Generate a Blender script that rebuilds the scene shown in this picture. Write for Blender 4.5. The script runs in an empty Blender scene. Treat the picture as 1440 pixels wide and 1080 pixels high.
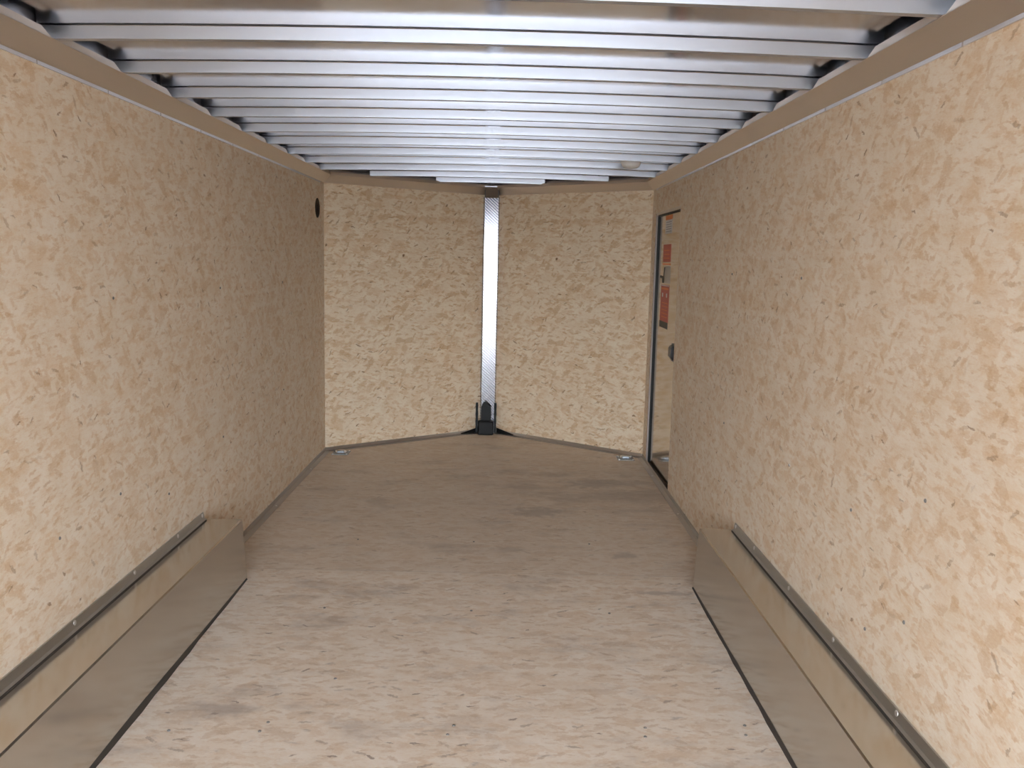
import bpy, math, random
from mathutils import Matrix, Vector
random.seed(7)
S = bpy.context.scene
COL = S.collection

# ------------------------------------------------------------------ camera
right = (0.9997309, -0.0056919, 0.0224870)
up    = (-0.0215080, 0.1356094, 0.9905289)
fwd   = (0.0086874, 0.9907460, -0.1354505)
cam_d = bpy.data.cameras.new('camera')
cam_d.sensor_width = 36.0
cam_d.lens = 1268.1 / 1440 * 36.0
cam_d.clip_start = 0.02
cam = bpy.data.objects.new('camera', cam_d)
COL.objects.link(cam)
m = Matrix((
    (right[0], up[0], -fwd[0], 0.11915),
    (right[1], up[1], -fwd[1], 0.0),
    (right[2], up[2], -fwd[2], 1.2330),
    (0, 0, 0, 1)))
cam.matrix_world = m
S.camera = cam

# ------------------------------------------------------------------ sky and exposure
world = bpy.data.worlds.new('overcast_sky')
S.world = world
world.use_nodes = True
wt = world.node_tree
bg = wt.nodes['Background']
bg.inputs['Color'].default_value = (0.87, 0.945, 1.045, 1)
# bright low overcast in front of the rear opening (-Y), darker towards the zenith and behind the nose
tc = wt.nodes.new('ShaderNodeTexCoord')
dp = wt.nodes.new('ShaderNodeVectorMath'); dp.operation = 'DOT_PRODUCT'
wt.links.new(tc.outputs['Generated'], dp.inputs[0]); dp.inputs[1].default_value = (0.0, -0.985, 0.17)
mr = wt.nodes.new('ShaderNodeMapRange'); mr.interpolation_type = 'SMOOTHSTEP'
for i_, q_ in enumerate((0.55, 1.0, 0.7, 3.2)): mr.inputs[i_ + 1].default_value = q_
wt.links.new(dp.outputs['Value'], mr.inputs[0]); wt.links.new(mr.outputs[0], bg.inputs['Strength'])
S.view_settings.view_transform = 'Standard'
S.view_settings.look = 'None'
S.view_settings.gamma = 1.0
S.view_settings.use_curve_mapping = False
S.view_settings.exposure = 2.95

# ------------------------------------------------------------------ dimensions (metres)
H   = 1.015            # half width between the side walls
Y0  = -2.2             # rear opening
YC  = 5.66             # corners where the V nose starts
YN  = 6.445            # nose apex
ZW  = 1.676            # lower edge of the cove
ZC  = 1.731            # upper edge of the cove / underside of the bows
XC  = 0.967            # x of the cove's upper edge
BOW_H = 0.031
BOW_Y = [2.24 + 0.388 * n for n in range(-1, 11)]
def crown(x): return 0.012 * max(0.0, 1 - (x / XC) ** 2)

# ------------------------------------------------------------------ node helpers
class NT:
    def __init__(s, name):
        s.mat = bpy.data.materials.new(name); s.mat.use_nodes = True
        s.t = s.mat.node_tree; s.b = s.t.nodes['Principled BSDF']
    def n(s, typ, **kw):
        nd = s.t.nodes.new(typ)
        for k, v in kw.items(): setattr(nd, k, v)
        return nd
    def put(s, sock, v):
        if hasattr(v, 'is_output') or isinstance(v, bpy.types.NodeSocket): s.t.links.new(v, sock)
        elif v is not None: sock.default_value = v
    def math(s, op, a, b=None, clamp=False):
        nd = s.n('ShaderNodeMath', operation=op, use_clamp=clamp)
        s.put(nd.inputs[0], a)
        if b is not None: s.put(nd.inputs[1], b)
        return nd.outputs[0]
    def vmath(s, op, a, b=None):
        nd = s.n('ShaderNodeVectorMath', operation=op)
        s.put(nd.inputs[0], a)
        if b is not None: s.put(nd.inputs[1], b)
        return nd.outputs[0]
    def mix(s, f, a, b, blend='MIX'):
        nd = s.n('ShaderNodeMix', data_type='RGBA', blend_type=blend)
        s.put(nd.inputs[0], f); s.put(nd.inputs[6], a); s.put(nd.inputs[7], b)
        return nd.outputs[2]
    def smooth(s, v, lo, hi, a=0.0, b=1.0):
        nd = s.n('ShaderNodeMapRange', interpolation_type='SMOOTHSTEP')
        s.put(nd.inputs[0], v)
        for i, q in enumerate((lo, hi, a, b)): nd.inputs[i + 1].default_value = q
        return nd.outputs[0]
    def noise(s, vec, scale, detail=3, rough=0.5):
        nd = s.n('ShaderNodeTexNoise'); s.put(nd.inputs['Vector'], vec)
        nd.inputs['Scale'].default_value = scale; nd.inputs['Detail'].default_value = detail
        nd.inputs['Roughness'].default_value = rough
        return nd.outputs['Fac']
    def sep(s, c):
        nd = s.n('ShaderNodeSeparateXYZ'); s.put(nd.inputs[0], c); return nd.outputs

def flakes(nt, uv, scale, off, a, b, prob, bias, spread):
    """soft elongated wood strands, one per cell, each at an angle of its own"""
    v = nt.vmath('ADD', nt.vmath('MULTIPLY', uv, (scale, scale, 0)), (off, off * 1.7, 0))
    wob = nt.n('ShaderNodeTexNoise'); nt.put(wob.inputs['Vector'], v)
    wob.inputs['Scale'].default_value = 5.0; wob.inputs['Detail'].default_value = 3
    w = nt.vmath('MULTIPLY', nt.vmath('SUBTRACT', wob.outputs['Color'], (0.5, 0.5, 0.5)), (0.30, 0.30, 0))
    v = nt.vmath('ADD', v, w)
    vo = nt.n('ShaderNodeTexVoronoi', voronoi_dimensions='2D', feature='F1')
    nt.put(vo.inputs['Vector'], v); vo.inputs['Scale'].default_value = 1.0
    loc = nt.vmath('SUBTRACT', v, vo.outputs['Position'])
    rnd = nt.sep(vo.outputs['Color'])
    ang = nt.math('ADD', nt.math('MULTIPLY', nt.math('SUBTRACT', rnd[0], 0.5), spread), bias)
    ro = nt.n('ShaderNodeVectorRotate', rotation_type='Z_AXIS')
    nt.put(ro.inputs['Vector'], loc); nt.put(ro.inputs['Angle'], ang)
    e = nt.vmath('MULTIPLY', ro.outputs[0], (1 / a, 1 / b, 0))
    ln = nt.n('ShaderNodeVectorMath', operation='LENGTH'); nt.put(ln.inputs[0], e)
    rag = nt.noise(nt.vmath('ADD', nt.vmath('MULTIPLY', ro.outputs[0], (1.2, 3.0, 0)), nt.vmath('MULTIPLY', vo.outputs['Color'], (40, 40, 40))), 2.2, 4, 0.65)
    ln2 = nt.math('ADD', ln.outputs['Value'], nt.math('MULTIPLY', nt.math('SUBTRACT', rag, 0.5), 2.4))
    mask = nt.smooth(ln2, 1.15, 0.65)
    on = nt.smooth(rnd[1], 1 - prob - 0.02, 1 - prob + 0.12)
    return nt.math('MULTIPLY', mask, on), rnd[2]

def osb(name, base, light, tan, brown, dark, bias, spread=2.2, grey=None, rough=0.62, k=1.0, squeeze=1.0, zoom=1.0):
    nt = NT(name)
    uvn = nt.n('ShaderNodeUVMap'); uv = nt.vmath('MULTIPLY', uvn.outputs[0], (squeeze * zoom, zoom, 1))
    big = nt.smooth(nt.noise(uv, 9, 4), 0.35, 0.65)
    c = nt.mix(big, base, light)
    rv = nt.n('ShaderNodeVectorRotate', rotation_type='Z_AXIS'); nt.put(rv.inputs['Vector'], uv); rv.inputs['Angle'].default_value = -bias * .6
    s1 = nt.noise(nt.vmath('MULTIPLY', rv.outputs[0], (1, 2.6, 1)), 13, 6, 0.62)
    c = nt.mix(nt.smooth(s1, 0.50, 0.66, 0, .75 * k), c, tan)
    s2 = nt.noise(nt.vmath('ADD', nt.vmath('MULTIPLY', rv.outputs[0], (1, 2.8, 1)), (7.7, 3.1, 0)), 26, 5, 0.6)
    c = nt.mix(nt.smooth(s2, 0.54, 0.68, 0, .65 * k), c, brown)
    c = nt.mix(nt.smooth(s2, 0.44, 0.34, 0, .60 * k), c, light)
    L = [ # scale, offset, half length, half width, share, strength, colour a, colour b
        (9, 3.1, .75, .32, .55, .50, light, tan), (14, 31.9, .70, .24, .45, .50, light, light),
        (12, 61.3, .75, .24, .40, .55, tan, brown), (19, 11.7, .62, .20, .40, .50, tan, brown),
        (27, 83.7, .60, .18, .40, .60, tan, brown), (20, 23.3, .50, .11, .16, .60, brown, dark), (31, 7.7, .55, .16, .16, .55, tan, brown),
        (15, 47.9, .20, .055, .14, .85, dark, dark)]
    for sc_, of_, a_, b_, pr_, st_, c1, c2 in L:
        m2, r2 = flakes(nt, uv, sc_, of_, a_, b_, pr_, bias, spread)
        c = nt.mix(nt.math('MULTIPLY', m2, st_ * k), c, nt.mix(r2, c1, c2))
    fine = nt.noise(nt.vmath('MULTIPLY', uv, (1, 2.2, 1)), 120, 3)
    mid = nt.noise(nt.vmath('MULTIPLY', uv, (1, 2.0, 1)), 48, 4, 0.65)
    c = nt.mix(nt.smooth(mid, 0.52, 0.68, 0, 0.38), c, tan)
    c = nt.mix(nt.smooth(mid, 0.46, 0.34, 0, 0.45), c, light)
    c = nt.mix(0.30, c, nt.mix(fine, (0.25, 0.2, 0.16, 1), (1, 1, 1, 1)), 'OVERLAY')
    if grey:
        # foot-worn dirt, most of it in a patch by the side door, and a board joint across the floor
        x, y, z = nt.sep(uv)
        patch = nt.n('ShaderNodeVectorMath', operation='LENGTH')
        nt.put(patch.inputs[0], nt.vmath('MULTIPLY', nt.vmath('SUBTRACT', uv, (.60, 4.75, 0)), (1.2, 1.3, 0)))
        pm = nt.smooth(patch.outputs['Value'], 1.0, 0.1)
        st = nt.math('ADD', nt.noise(nt.vmath('MULTIPLY', uv, (1.0, 1.6, 1)), 2.6, 6, 0.65), nt.math('MULTIPLY', pm, 0.12))
        c = nt.mix(nt.smooth(st, 0.50, 0.74, 0, 0.60), c, grey)
        sp = nt.noise(nt.vmath('MULTIPLY', uv, (1.0, 1.9, 1)), 11, 4, 0.6)
        c = nt.mix(nt.smooth(sp, 0.62, 0.74, 0, 0.55), c, grey)
        edge = nt.math('ADD', y, nt.math('MULTIPLY', nt.math('SUBTRACT', nt.noise(uv, 5, 3), 0.5), 0.14))
        c = nt.mix(nt.smooth(edge, 3.38, 3.50, 0, 0.30), c, A(.55, .44, .34))
        for sx_, sy_, rx_, ry_ in ((.652, 3.696, .075, .06), (.735, 3.27, .13, .03), (.30, 4.35, .16, .12), (.62, 4.95, .2, .12), (-.62, 2.32, .09, .05)):
            q = nt.n('ShaderNodeVectorMath', operation='LENGTH')
            nt.put(q.inputs[0], nt.vmath('MULTIPLY', nt.vmath('SUBTRACT', uv, (sx_, sy_, 0)), (1 / rx_, 1 / ry_, 0)))
            qq = nt.math('ADD', q.outputs['Value'], nt.math('MULTIPLY', nt.math('SUBTRACT', nt.noise(uv, 22, 4), 0.5), 1.8))
            c = nt.mix(nt.smooth(qq, 1.1, 0.3, 0, 0.55), c, grey)
        joint = nt.math('ABSOLUTE', nt.math('SUBTRACT', y, 3.455))
        c = nt.mix(nt.smooth(joint, 0.004, 0.0015, 0, 0.35), c, grey)
    nt.put(nt.b.inputs['Base Color'], c)
    nt.b.inputs['Roughness'].default_value = rough
    nt.b.inputs['Specular IOR Level'].default_value = 0.35
    bp = nt.n('ShaderNodeBump'); bp.inputs['Strength'].default_value = 0.12; bp.inputs['Distance'].default_value = 0.002
    nt.put(bp.inputs['Height'], nt.math('ADD', m2, nt.math('MULTIPLY', fine, 0.6)))
    nt.put(nt.b.inputs['Normal'], bp.outputs[0])
    return nt.mat

def metal(name, col, rough, metallic=1.0, brush=None, var=0.06, bump=0.0):
    nt = NT(name)
    co = nt.n('ShaderNodeTexCoord').outputs['Object']
    v = nt.vmath('MULTIPLY', co, brush) if brush else co
    nz = nt.noise(v, 6, 5, 0.6)
    nt.put(nt.b.inputs['Base Color'], nt.mix(nz, tuple(c * (1 - var) for c in col) + (1,), tuple(min(1, c * (1 + var)) for c in col) + (1,)))
    nt.put(nt.b.inputs['Roughness'], nt.smooth(nz, 0.2, 0.8, rough * 0.85, rough * 1.15))
    nt.b.inputs['Metallic'].default_value = metallic
    if bump:
        bp = nt.n('ShaderNodeBump'); bp.inputs['Strength'].default_value = bump; bp.inputs['Distance'].default_value = 0.004
        nt.put(bp.inputs['Height'], nt.noise(v, 3, 2)); nt.put(nt.b.inputs['Normal'], bp.outputs[0])
    return nt.mat

def plain(name, col, rough=0.5, spec=0.5, var=0.08, scale=40):
    nt = NT(name)
    co = nt.n('ShaderNodeTexCoord').outputs['Object']
    nz = nt.noise(co, scale, 4, 0.6)
    nt.put(nt.b.inputs['Base Color'], nt.mix(nz, tuple(c * (1 - var) for c in col) + (1,), tuple(min(1, c * (1 + var)) for c in col) + (1,)))
    nt.b.inputs['Roughness'].default_value = rough
    nt.b.inputs['Specular IOR Level'].default_value = spec
    return nt.mat

M = {}
A = lambda r, g, b: (r, g, b, 1)
M['osb_side'] = osb('osb_side_wall', A(.81, .685, .535), A(.875, .78, .655), A(.76, .56, .375), A(.62, .40, .225), A(.28, .17, .095), 0.2, 2.2, k=.9, squeeze=.80, zoom=1.25)
M['osb_nose'] = osb('osb_nose_wall', A(.79, .635, .455), A(.86, .735, .56), A(.72, .50, .31), A(.57, .355, .185), A(.26, .15, .075), -0.35, 1.9, k=1.2, squeeze=.85, zoom=1.15)
M['osb_floor'] = osb('osb_floor_panel', A(.815, .71, .60), A(.88, .80, .71), A(.76, .605, .465), A(.61, .46, .34), A(.30, .235, .20), 0.0, 1.5,
                     grey=A(.42, .355, .315), rough=0.5)
M['cove'] = metal('cove_aluminium', (.76, .69, .62), .48, brush=(1, .05, 1))
M['lip'] = metal('channel_aluminium', (.80, .80, .82), .40)
M['ceiling'] = metal('roof_sheet_aluminium', (.64, .665, .73), .13, bump=0.05)
M['bow'] = metal('roof_bow_aluminium', (.57, .60, .665), .36, brush=(.2, 1, 1))
M['rail'] = metal('top_rail_aluminium', (.60, .61, .64), .30)
M['base'] = metal('floor_channel_aluminium', (.56, .54, .53), .38)
M['well'] = metal('wheel_well_aluminium', (.64, .62, .575), .17, bump=0.06)
M['angle'] = metal('angle_trim_aluminium', (.58, .57, .55), .5, brush=(1, .05, 1))
M['door'] = metal('door_sheet', (.52, .47, .40), .10)
M['frame'] = plain('door_frame_paint', (.42, .38, .35), .6, .2)
M['zinc'] = metal('zinc_plate', (.36, .40, .44), .42)
M['screw'] = metal('screw_steel', (.95, .96, .98), .45)
M['darkscrew'] = plain('floor_screw_steel', (.22, .21, .20), .4)
M['rubber'] = plain('black_rubber', (.007, .007, .007), .5, .25)
M['cap'] = plain('brown_cap', (.17, .125, .09), .6, .2)
M['darkjoint'] = plain('dark_joint', (.055, .047, .042), .6)
M['hole'] = plain('vent_black', (.018, .011, .008), .6)
M['black'] = plain('black_plastic', (.022, .02, .019), .35)
M['lens'] = plain('lamp_lens', (.93, .94, .96), .35)
M['white'] = plain('label_white', (.72, .72, .72), .5)
M['orange'] = plain('label_orange', (.80, .24, .06), .5)
M['red'] = plain('label_red', (.58, .115, .085), .5)
M['greyink'] = plain('label_grey', (.33, .33, .34), .5)
M['ink'] = plain('label_black', (.03, .025, .02), .5)
M['clear'] = plain('label_pale', (.46, .43, .38), .4)

def tread():
    nt = NT('tread_plate_aluminium')
    co = nt.n('ShaderNodeTexCoord').outputs['Object']
    ro = nt.n('ShaderNodeVectorRotate', rotation_type='Y_AXIS'); nt.put(ro.inputs['Vector'], co); ro.inputs['Angle'].default_value = math.radians(-42)
    x, y, z = nt.sep(ro.outputs[0])
    a = nt.math('SINE', nt.math('MULTIPLY', z, 2 * math.pi / 0.0150))
    h = nt.smooth(a, -0.5, 0.9)
    bp = nt.n('ShaderNodeBump'); bp.inputs['Strength'].default_value = 0.7; bp.inputs['Distance'].default_value = 0.0025
    nt.put(bp.inputs['Height'], h); nt.put(nt.b.inputs['Normal'], bp.outputs[0])
    nt.put(nt.b.inputs['Base Color'], nt.mix(h, A(.34, .34, .38), A(.55, .55, .60)))
    nt.b.inputs['Metallic'].default_value = 1; nt.b.inputs['Roughness'].default_value = .10
    return nt.mat
M['tread'] = tread()
def gravel():
    nt = NT('pale_concrete_ground')
    co = nt.n('ShaderNodeTexCoord').outputs['Object']
    n1 = nt.noise(co, 1.2, 6, 0.7)
    nt.put(nt.b.inputs['Base Color'], nt.mix(n1, A(.40, .39, .37), A(.52, .51, .49)))
    nt.b.inputs['Roughness'].default_value = .9
    return nt.mat
M['ground'] = gravel()

# ------------------------------------------------------------------ mesh helpers
class MB:
    def __init__(s): s.v = []; s.f = []; s.sm = []
    def add(s, vs, fs, smooth=False):
        o = len(s.v); s.v += [tuple(v) for v in vs]
        for f in fs: s.f.append(tuple(i + o for i in f)); s.sm.append(smooth)
        return s
    def box(s, x0, x1, y0, y1, z0, z1):
        vs = [(x, y, z) for z in (z0, z1) for y in (y0, y1) for x in (x0, x1)]
        return s.add(vs, [(0, 2, 3, 1), (4, 5, 7, 6), (0, 1, 5, 4), (2, 6, 7, 3), (0, 4, 6, 2), (1, 3, 7, 5)])
    def sections(s, secs, closed=True, caps=True, smooth=False):
        """loft through equal-length rings of points"""
        n = len(secs[0]); vs = [p for r in secs for p in r]; fs = []
        for i in range(len(secs) - 1):
            for j in range(n if closed else n - 1):
                k = (j + 1) % n
                fs.append((i * n + j, i * n + k, (i + 1) * n + k, (i + 1) * n + j))
        s.add(vs, fs, smooth)
        if caps and closed:
            o = len(s.v) - len(vs)
            s.f.append(tuple(o + j for j in reversed(range(n)))); s.sm.append(False)
            s.f.append(tuple(o + (len(secs) - 1) * n + j for j in range(n))); s.sm.append(False)
        return s
    def lathe(s, prof, c, axis='z', seg=24):
        """prof: (radius, height) pairs; closed at both ends with discs"""
        secs = []
        for r, h in prof:
            ring = []
            for k in range(seg):
                a = 2 * math.pi * k / seg; u, w = r * math.cos(a), r * math.sin(a)
                d = {'z': (u, w, h), '-z': (u, -w, -h), 'x': (h, u, w), '-x': (-h, u, -w), 'y': (w, h, u), '-y': (u, -h, w)}[axis]
                ring.append((c[0] + d[0], c[1] + d[1], c[2] + d[2]))
            secs.append(ring)
        return s.sections(secs, smooth=True)
    def tube(s, pts, r, seg=10):
        secs = []
        for i, p in enumerate(pts):
            p = Vector(p); a = Vector(pts[max(0, i - 1)]); b = Vector(pts[min(len(pts) - 1, i + 1)])
            t = (b - a).normalized(); u = t.cross(Vector((0.3, 0.2, 0.93))).normalized(); w = t.cross(u)
            secs.append([tuple(p + r * (math.cos(q) * u + math.sin(q) * w)) for q in [2 * math.pi * k / seg for k in range(seg)]])
        return s.sections(secs, smooth=True)
    def build(s, name, mat, parent=None, bevel=0.0, flip=False, loc=None):
        me = bpy.data.meshes.new(name); me.from_pydata(s.v, [], s.f); me.update()
        import bmesh
        bm = bmesh.new(); bm.from_mesh(me)
        bmesh.ops.recalc_face_normals(bm, faces=bm.faces)
        uvl = bm.loops.layers.uv.new('UVMap')
        for f, sm in zip(bm.faces, s.sm):
            f.smooth = sm
            n = f.normal; ax = max(range(3), key=lambda i: abs(n[i]))
            for l in f.loops:
                x, y, z = l.vert.co
                l[uvl].uv = {0: (y, z), 1: (x, z), 2: (x, y)}[ax]
        bm.to_mesh(me); bm.free()
        me.materials.append(mat)
        o = bpy.data.objects.new(name, me); COL.objects.link(o)
        if parent is not None: o.parent = parent
        if loc: o.location = loc
        if bevel:
            md = o.modifiers.new('edge', 'BEVEL'); md.width = bevel; md.segments = 2; md.limit_method = 'ANGLE'
        return o

def struct(o, label, cat):
    o['kind'] = 'structure'; o['label'] = label; o['category'] = cat; return o
def tag(o, label, cat, group=None):
    o['label'] = label; o['category'] = cat
    if group: o['group'] = group
    return o
def empty(name, loc, rz=0.0):
    o = bpy.data.objects.new(name, None); o.empty_display_size = .05; COL.objects.link(o)
    o.location = loc; o.rotation_euler = (0, 0, rz); return o

# mitred sweep along the inside of the walls
PATH = [Vector((-H, Y0)), Vector((-H, YC)), Vector((0, YN)), Vector((H, YC)), Vector((H, Y0))]
def inward(i):
    d = (PATH[i + 1] - PATH[i]).normalized(); return Vector((d.y, -d.x))
def offs(i, d):
    if i == 0: return PATH[0] + inward(0) * d
    if i == 4: return PATH[4] + inward(3) * d
    a, b = inward(i - 1), inward(i)
    return PATH[i] + (a + b) * (d / (1 + a.dot(b)))
def along(i, prof, t0=0.0, t1=1.0, mb=None):
    """loft a (distance from wall, height) profile along wall i"""
    mb = mb or MB(); secs = []
    for t in (t0, t1):
        secs.append([tuple(offs(i, d).lerp(offs(i + 1, d), t)) + (z,) for d, z in prof])
    return mb.sections(secs)

# ------------------------------------------------------------------ ground outside, floor
g = MB().box(-30, 30, -45, 12, -.60, -.55).build('ground', M['ground'])
struct(g, 'pale concrete ground outside the rear opening', 'ground')

fl = MB()
out = [(-H - .03, Y0), (H + .03, Y0), (H + .03, YC + .02), (0, YN + .05), (-H - .03, YC + .02)]
fl.sections([[(x, y, -.03) for x, y in out], [(x, y, 0) for x, y in out]])
floor = fl.build('floor', M['osb_floor'])
struct(floor, 'worn grey-brown oriented strand board floor', 'floor')

def screw(parent, pos, axis, r=.006, mat='screw', name='screw'):
    mb = MB(); mb.lathe([(r, -.001), (r, .0012), (r * .75, .0024), (r * .28, .0026), (r * .25, .0012)], pos, axis, 14)
    return mb.build(name, M[mat], parent)
for (x, y) in [(-.009, 2.215), (.004, 2.262), (.510, 2.222), (.517, 2.268), (-.500, 2.215), (-.490, 2.262), (-.735, 2.21),
               (-.36, 2.52), (.02, 3.06), (.51, 3.06), (-.5, 3.06), (.0, 3.85), (.51, 3.85), (-.51, 3.85), (.78, 2.24), (.79, 2.29)]:
    screw(floor, (x, y, 0), 'z', .0045, 'darkscrew')

# ------------------------------------------------------------------ walls
w = MB().box(-H - .03, -H, Y0, YC + .012, 0, 1.70).build('wall_left', M['osb_side'])
struct(w, 'left wall lined with blond oriented strand board', 'wall')
for y, z in [(3.0, .42), (2.25, .50), (2.62, .52), (2.62, 1.1), (3.6, 1.1), (3.6, .5), (4.6, .55), (4.6, 1.1)]:
    screw(w, (-H, y, z), 'x', .0045, 'darkscrew')
DY0, DY1, DZ1 = 4.752, 5.50, 1.525            # door opening
mb = MB()
mb.box(H, H + .03, Y0, DY0, 0, 1.70); mb.box(H, H + .03, DY1, YC + .012, 0, 1.70); mb.box(H, H + .03, DY0, DY1, DZ1, 1.70)
w = mb.build('wall_right', M['osb_side'])
struct(w, 'right wall lined with blond oriented strand board and a door opening', 'wall')
for y, z in [(2.24, .62), (1.9, .46), (2.1, .36), (2.75, .62), (2.75, 1.2), (3.6, .6), (3.6, 1.2), (1.85, .75)]:
    screw(w, (H, y, z), '-x', .0045, 'darkscrew')
LN = math.hypot(H, YN - YC); an = math.atan2(YN - YC, H)
w = MB().box(-.005, LN, 0, .03, 0, 1.70).build('wall_front_left', M['osb_nose'], loc=(-H, YC, 0)); w.rotation_euler = (0, 0, an)
struct(w, 'left half of the V-shaped nose wall in oriented strand board', 'wall')
w = MB().box(0, LN + .005, 0, .03, 0, 1.70).build('wall_front_right', M['osb_nose'], loc=(0, YN, 0)); w.rotation_euler = (0, 0, -an)
struct(w, 'right half of the V-shaped nose wall in oriented strand board', 'wall')

# ------------------------------------------------------------------ ceiling sheet
xs = [-1.05 + 2.1 * i / 24 for i in range(25)]
def ceil_z(x): return ZC + BOW_H + .002 + crown(x)
def nose_y(x): return min(YC + .05, 99) if abs(x) > H else YN + .05 - abs(x) / H * (YN - YC)
mb = MB(); secs = []
for x in xs:
    z = ceil_z(x); y1 = nose_y(x)
    secs.append([(x, Y0, z), (x, y1, z), (x, y1, z + .006), (x, Y0, z + .006)])
mb.sections(secs, smooth=False)
c = mb.build('ceiling', M['ceiling'])
struct(c, 'slightly arched bright aluminium roof sheet', 'ceiling')

# rear header over the opening
struct(MB().box(-1.05, 1.05, Y0 - .06, Y0 - .001, 1.66, 1.80).build('trim_9', M['base']), 'metal header over the rear opening', 'header')

# ------------------------------------------------------------------ top rail, cove, wall channel lip, floor channel
sides = ['left wall', 'left nose wall', 'right nose wall', 'right wall']
n_trim = 0
for i in range(4):
    n_trim += 1
    o = along(i, [(-.029, 1.69), (.003, 1.69), (.003, ZC + BOW_H + .0012), (-.004, ZC + BOW_H + .020), (-.029, ZC + BOW_H + .020)]).build('trim_%d' % n_trim, M['rail'])
    struct(o, 'grey metal top rail behind the cove of the ' + sides[i], 'rail')
for i in range(4):
    n_trim += 1
    o = along(i, [(.0005, ZW + .008), (.004, ZW + .006), (H - XC, ZC - .002), (H - XC, ZC), (H - XC - .003, ZC), (.0005, ZW + .012)])
    # the upstand on the cove's upper edge, notched for the bows
    up_ = [(H - XC - .002, ZC - .001), (H - XC, ZC - .001), (H - XC, ZC + .019), (H - XC - .002, ZC + .019)]
    if i in (0, 3):
        L = YC - Y0
        cuts = [Y0] + sum([[y - .003, y + .026] for y in BOW_Y if y < 5.5], []) + [YC - .01]
        for a, b in zip(cuts[::2], cuts[1::2]):
            t0, t1 = (a - Y0) / L, (b - Y0) / L
            if i == 3: t0, t1 = 1 - t1, 1 - t0
            full = lambda t, h: [tuple(offs(i, d_).lerp(offs(i + 1, d_), t)) + (z_,) for d_, z_ in
                                 [(H - XC - .002, ZC - .001), (H - XC, ZC - .001), (H - XC, ZC + h), (H - XC - .002, ZC + h)]]
            e = .04 / L
            if i == 0: o.sections([full(t0, .016), full(max(t0 + .001, t1 - e), .016), full(t1, .001)])
            else: o.sections([full(t0, .001), full(min(t1 - .001, t0 + e), .016), full(t1, .016)])
    else: along(i, [(a_, b_ if b_ < ZC else ZC + .016) for a_, b_ in up_], 0, 1, o)
    o = o.build('trim_%d' % n_trim, M['cove'])
    struct(o, 'brownish metal cove strip along the top of the ' + sides[i], 'cove')
    # light J channel that caps the wall board, split at every bow to imitate the bows' reflected ticks
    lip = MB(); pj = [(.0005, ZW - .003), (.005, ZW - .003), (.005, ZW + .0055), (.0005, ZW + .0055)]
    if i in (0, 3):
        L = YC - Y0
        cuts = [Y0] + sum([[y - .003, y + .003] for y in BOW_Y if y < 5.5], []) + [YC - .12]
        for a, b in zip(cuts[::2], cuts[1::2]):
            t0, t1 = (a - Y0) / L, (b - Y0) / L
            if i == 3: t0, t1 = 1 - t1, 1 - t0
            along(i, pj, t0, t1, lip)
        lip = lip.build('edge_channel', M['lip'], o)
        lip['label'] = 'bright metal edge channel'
for i, nm in enumerate(['baseboard_left', 'baseboard_front_left', 'baseboard_front_right', 'baseboard_right']):
    t0, t1 = 0, 1
    if i == 0: t0 = (3.345 - Y0) / (YC - Y0)
    if i == 3: t1 = 1 - (3.345 - Y0) / (YC - Y0)
    o = along(i, [(.0005, .0005), (.030, .0005), (.030, .003), (.006, .006), (.003, .025), (.0005, .025)], t0, t1).build(nm, M['base'])
    struct(o, 'grey metal floor channel at the foot of the ' + sides[i], 'floor channel')
    if i in (0, 3):
        for y in (3.55, 4.35, 5.15):
            screw(o, ((-1 if i == 0 else 1) * (H - .018), y, .0035), 'z', .005)

# ------------------------------------------------------------------ roof bows
ORD = ['nearest', 'second nearest', 'third nearest', 'fourth nearest', 'fifth nearest', 'sixth nearest', 'sixth from the nose',
       'fifth from the nose', 'fourth from the nose', 'third from the nose', 'second from the nose', 'closest to the nose']
def bow(y, half):
    mb = MB(); N = 20; secs = []
    for k in range(N + 1):
        x = -half + 2 * half * k / N
        zb, zt = ZC + crown(x), ZC + crown(x) + BOW_H - .001
        prof = [(0, zb), (.022, zb), (.022, zb + .0025), (.003, zb + .0025), (.003, zt - .0025), (.020, zt - .0025), (.020, zt), (0, zt)]
        secs.append([(x, dy, z) for dy, z in prof])
    o = mb.sections(secs).build('roof_bow', M['bow'], loc=(0, y, 0))
    return o
for k, y in enumerate(BOW_Y):
    half = 1.008 if y < YC - .05 else ((YN - y - .03) / (YN - YC) * H - .02) * (.86 if k == 10 else 1)
    o = bow(y, half)
    if k < 10: lb = 'full-width aluminium roof bow under the bright ceiling, %s%s' % (ORD[k], ' to the opening' if k < 6 else '')
    else: lb = 'short aluminium roof bow above the V nose, ' + ORD[k]
    tag(o, lb, 'roof bow', 'roof bows under the ceiling')

# ------------------------------------------------------------------ dome lamp
lx, ly = .749, 4.762
lz = ceil_z(lx)
d = empty('dome_lamp', (lx, ly, lz))
tag(d, 'small round dome lamp on the ceiling near the right wall at the far end', 'lamp')
MB().lathe([(.056, 0), (.058, -.006), (.056, -.014), (.051, -.016)], (0, 0, 0), 'z', 32).build('base_ring', M['white'], d)
MB().lathe([(.051, -.010), (.050, -.026), (.045, -.038), (.034, -.046), (.018, -.050), (.003, -.051)], (0, 0, 0), 'z', 32).build('lens', M['lens'], d)

# ------------------------------------------------------------------ wall vent
v = empty('wall_vent', (-H, 5.461, 1.518))
tag(v, 'small round dark vent hole high on the left wall near the nose', 'vent')
secs = []
MB().lathe([(.058, 0), (.058, .003), (.052, .005), (.048, .003), (.048, .001)], (0, 0, 0), 'x', 32).build('rim', M['hole'], v)
MB().lathe([(.047, .0005), (.046, .0015), (.03, .001)], (0, 0, 0), 'x', 32).build('screen', M['hole'], v)

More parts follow.
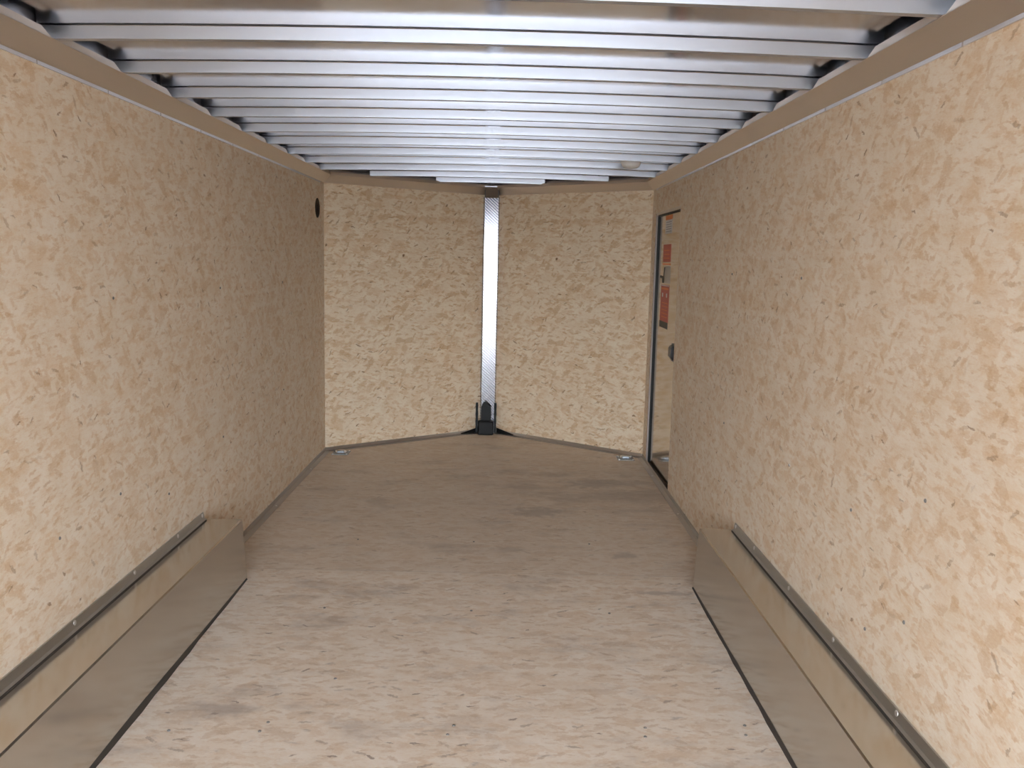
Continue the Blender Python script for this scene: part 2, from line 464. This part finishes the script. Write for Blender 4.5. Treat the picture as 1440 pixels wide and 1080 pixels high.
# ------------------------------------------------------------------ nose post of tread plate and its black foot
pc = .006
post = empty('nose_post', (pc, 6.40, 0))
tag(post, 'shiny tread plate post upright in the nose corner', 'corner post')
prof = [(-.058, .004), (-.047, -.020), (.047, -.020), (.058, .004), (.054, .004), (.044, -.0175), (-.044, -.0175), (-.054, .004)]
mb = MB(); mb.sections([[(x, y, z) for x, y in prof] for z in (.004, 1.668)])
mb.build('tread_plate', M['tread'], post)
mb = MB(); mb.box(-.044, .043, -.046, -.008, 1.662, 1.728); o = mb.build('top_cap', M['cap'], post, bevel=.003); o['label'] = 'brownish metal cap at the top of the post'
for s in (-1, 1):
    mb = MB(); mb.box(-.049 if s < 0 else .0435, -.0445 if s < 0 else .048, -.043, -.008, 1.664, 1.715); mb.build('cap_gap', M['black'], post)
mb = MB(); secs = []
for z in (1.733, 1.741):
    secs.append([(-.080, -.048, z), (.068, -.048, z), (.036, .0, z), (-.048, .0, z)])
mb.sections(secs); o = mb.build('top_gusset', M['bow'], post, bevel=.001); o['label'] = 'bright gusset plate at the head of the post'

bl = empty('post_foot', (-.006, 6.345, 0))
tag(bl, 'black rubber foot bracket at the bottom of the tread plate post', 'bracket')
MB().box(-.055, .055, -.045, .018, .001, .098).build('base_block', M['rubber'], bl, bevel=.008)
for s in (-1, 1):
    mb = MB(); x = s * .0655
    secs = []
    for k in range(9):
        z = .012 + .213 * k / 8; e = .0015 * (k % 2)
        secs.append([(x - .0075 - e, -.006, z), (x + .0075 + e, -.006, z), (x + .0075 + e, .018, z), (x - .0075 - e, .018, z)])
    mb.sections(secs).build('side_upright', M['rubber'], bl)
mb = MB(); secs = []
for z, wd, dx in [(.09, .036, 0), (.16, .036, 0), (.198, .034, .0), (.206, .026, -.002), (.214, .020, -.004), (.224, .014, -.004), (.233, .008, -.005)]:
    secs.append([(dx - wd, .0, z), (dx + wd, .0, z), (dx + wd, .018, z), (dx - wd, .018, z)])
mb.sections(secs).build('center_tongue', M['rubber'], bl)
for s in (-1, 1):  # black wedges added as the dark shadow of the floor gaps beside the post
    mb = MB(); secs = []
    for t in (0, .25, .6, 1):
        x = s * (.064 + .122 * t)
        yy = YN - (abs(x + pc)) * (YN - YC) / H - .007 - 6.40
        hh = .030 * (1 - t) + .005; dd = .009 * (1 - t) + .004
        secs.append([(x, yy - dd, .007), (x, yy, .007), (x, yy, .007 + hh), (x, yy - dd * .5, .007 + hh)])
    mb.sections(secs).build('gap_shadow', M['rubber'], post)['label'] = 'black tapered wedge for the shadowed gap beside the post'

# ------------------------------------------------------------------ floor tie-down rings
def dring(x, y, rz, label):
    r = empty('tie_down_ring', (x, y, 0), rz)
    tag(r, label, 'tie-down ring', 'recessed tie-down rings in the floor')
    mb = MB(); mb.box(-.052, .052, -.062, .062, .0005, .004); mb.build('plate', M['zinc'], r, bevel=.001)
    MB().lathe([(.040, .0035), (.038, .0055), (.030, .0045), (.010, .0043)], (0, 0, 0), 'z', 28).build('cup', M['darkscrew'], r)
    pts = []
    for k in range(17):
        a = math.pi * (k / 16) ; pts.append((.030 * math.cos(a), -.010 + .040 * math.sin(a), .011))
    mb = MB(); mb.tube(pts + [(-.030, -.012, .011), (.0, -.012, .011), (.030, -.012, .011), pts[0]], .0058, 10); mb.build('ring', M['screw'], r)
    MB().box(-.022, .022, -.024, -.006, .004, .019).build('clip', M['zinc'], r, bevel=.003)
    for sx in (-1, 1):
        for sy in (-1, 1):
            MB().lathe([(.006, .003), (.006, .006), (.003, .0075)], (sx * .043, sy * .052, 0), 'z', 12).build('bolt', M['screw'], r)
dring(-.905, 5.615, .0, 'small zinc tie-down ring in the left front floor corner')
dring(.900, 5.625, .0, 'small zinc tie-down ring in the right front floor corner by the door')

# ------------------------------------------------------------------ wheel wells
def wheel_well(s, topw, lift, screws, label, YW):
    o = empty('wheel_well', (s * H, 0, 0)); tag(o, label, 'wheel well', 'wheel wells along the side walls')
    X = lambda d: -s * d                        # distance from the wall, towards the room
    ya = 0.9; N = 26; zt, spl = .2345, .0155
    mb = MB(); secs = []
    for k in range(N + 1):
        y = ya + (YW - ya) * k / N
        lf = .002 + lift * math.exp(-((y - 2.35) / .45) ** 2)
        prof = [(.001, zt - .003), (topw - .004, zt), (topw, zt - .004), (topw + spl, lf), (topw + spl - .003, lf), (topw - .003, zt - .006), (.001, zt - .006)]
        secs.append([(X(d), y, z) for d, z in prof])
    mb.sections(secs).build('sheet_cover', M['well'], o)
    pf = [(.001, .0015), (topw + spl - .0035, .0015), (topw - .0035, zt - .0065), (.001, zt - .0065)]
    MB().sections([[(X(d), y, z) for d, z in pf] for y in (YW - .004, YW - .001)]).build('end_plate', M['well'], o)
    mb = MB(); secs = []  # dark bead along the foot of the cover, thicker where the cover lifts
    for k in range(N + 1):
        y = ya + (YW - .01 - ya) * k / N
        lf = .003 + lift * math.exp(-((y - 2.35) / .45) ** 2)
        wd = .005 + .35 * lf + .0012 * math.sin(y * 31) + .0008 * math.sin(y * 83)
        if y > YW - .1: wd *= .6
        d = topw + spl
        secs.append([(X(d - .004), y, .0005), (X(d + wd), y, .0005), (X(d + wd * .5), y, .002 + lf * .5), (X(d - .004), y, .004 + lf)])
    mb.sections(secs).build('dark_bead', M['darkjoint'], o)['label'] = 'dark line along the floor'
    # angle along the wall
    pa = [(.0008, .2335), (.016, .2335), (.016, .2365), (.0085, .2385), (.0045, .262), (.0008, .262)]
    an_ = MB().sections([[(X(d), y, z) for d, z in pa] for y in (ya, YW - .01)]).build('wall_angle', M['angle'], o)
    for y in screws: screw(an_, (X(.005), y, .252), 'x' if s < 0 else '-x', .008)
    MB().sections([[(X(d), y, z) for d, z in [(.016, .2322), (.020, .2322), (.0185, .235), (.016, .2355)]] for y in (ya, YW - .02)]).build('gap_shade', M['darkjoint'], o)  # dark strip standing in for shade in the gap under the angle
    return o
wheel_well(-1, .1475, .012, [3.31, 3.057, 2.688, 2.297, 1.9], 'long sheet-metal wheel well box along the left wall', 3.34)
wheel_well(1, .137, .006, [3.31, 3.054, 2.662, 2.281, 1.887], 'long sheet-metal wheel well box along the right wall', 3.34)

# ------------------------------------------------------------------ side door
dr = empty('door_1', (H, (DY0 + DY1) / 2, 0)); dr['kind'] = 'structure'
dr['label'] = 'narrow side door of shiny sheet metal in the right wall near the nose'; dr['category'] = 'door'
cy = (DY0 + DY1) / 2
PX = .016                                       # panel face, behind the board's face
MB().box(PX, PX + .02, DY0 - cy + .002, DY1 - cy - .008, .012, DZ1 - .004).build('panel', M['door'], dr)
fr = MB()
fr.box(.0005, .028, DY1 - cy - .0015, DY1 - cy - .0005, .010, DZ1 - .001)      # far jamb liner
fr.box(-.003, .0005, DY1 - cy - .004, DY1 - cy + .004, .026, DZ1 + .004)       # far jamb edge
fr.build('frame', M['frame'], dr)
fr = MB()
fr.box(-.002, .0005, DY0 - cy - .003, DY1 - cy - .004, DZ1 - .002, DZ1 + .010)  # head edge
fr.box(.0005, .028, DY0 - cy, DY1 - cy - .002, DZ1 - .0035, DZ1 - .001)
fr.build('head_trim', M['cove'], dr)
MB().box(.007, .018, DY1 - cy - .009, DY1 - cy - .002, .012, DZ1 - .008).build('weather_seal', M['rubber'], dr)
MB().box(.006, .026, DY0 - cy, DY1 - cy - .002, .001, .013).build('sill', M['darkjoint'], dr)
MB().box(.006, .016, DY0 - cy, DY1 - cy - .02, DZ1 - .012, DZ1 - .004).build('head_seal', M['darkjoint'], dr)
la = MB().box(PX - .007, PX + .001, 4.800 - cy, 4.885 - cy, .712, .808).build('latch', M['black'], dr, bevel=.003)
MB().sections([[(PX - .006, y0 - cy, z) , (PX - .006, y1 - cy, z), (PX - .006 - dp, y1 - cy, z), (PX - .006 - dp, y0 - cy, z)]
               for z, dp, y0, y1 in [(.722, .006, 4.815, 4.872), (.740, .018, 4.81, 4.876), (.785, .018, 4.81, 4.876), (.798, .010, 4.81, 4.876)]]).build('handle', M['black'], la)
def label(y0, y1, z0, z1, mat, parent, name='label', lay=0, lab=None):
    t = .0006 * (lay + 1)
    o = MB().box(PX - t, PX - t + .0005, y0 - cy, y1 - cy, z0, z1).build(name, M[mat], parent)
    if lab: o['label'] = lab
    return o
lb = label(5.06, 5.27, 1.405, 1.485, 'white', dr, lab='white label with an orange heading')
label(5.06, 5.27, 1.482, 1.508, 'orange', lb, 'heading', 1)
for k in range(5): label(5.08, 5.25, 1.415 + k * .013, 1.4195 + k * .013, 'greyink', lb, 'text_line', 1)
lb = label(5.06, 5.31, 1.245, 1.345, 'red', dr, lab='square red label')
label(5.06, 5.31, 1.228, 1.238, 'orange', lb, 'heading', 1)
for k in range(3): label(5.10, 5.27, 1.265 + k * .022, 1.269 + k * .022, 'orange', lb, 'text_line', 1)
lb = label(5.05, 5.24, 1.125, 1.222, 'clear', dr, lab='pale pictogram label')
mb = MB()
def poly(pts, lay):
    t = .0006 * (lay + 1)
    mb.sections([[(PX - t - q, y - cy, z) for y, z in pts] for q in (0, .0004)])
poly([(5.30, 1.125), (5.25, 1.125), (5.235, 1.17), (5.215, 1.215), (5.255, 1.215), (5.27, 1.165), (5.31, 1.15)], 1)
poly([(5.39, 1.155), (5.30, 1.15), (5.30, 1.162), (5.37, 1.168)], 1)
mb.build('pictogram', M['ink'], lb)
lb = label(5.06, 5.33, .905, 1.115, 'red', dr, lab='tall red label with pale lettering')
label(5.07, 5.32, 1.108, 1.113, 'white', lb, 'text_line', 1)
label(5.09, 5.31, 1.088, 1.098, 'orange', lb, 'text_line', 1)
for yy in (5.12, 5.25): label(yy, yy + .03, 1.045, 1.068, 'white', lb, 'symbol', 1)
for k in range(5): label(5.09, 5.28, .93 + k * .02, .934 + k * .02, 'orange', lb, 'text_line', 1)
label(5.07, 5.34, .868, .905, 'ink', lb, 'footer', 0, 'dark strip under the tall red label')
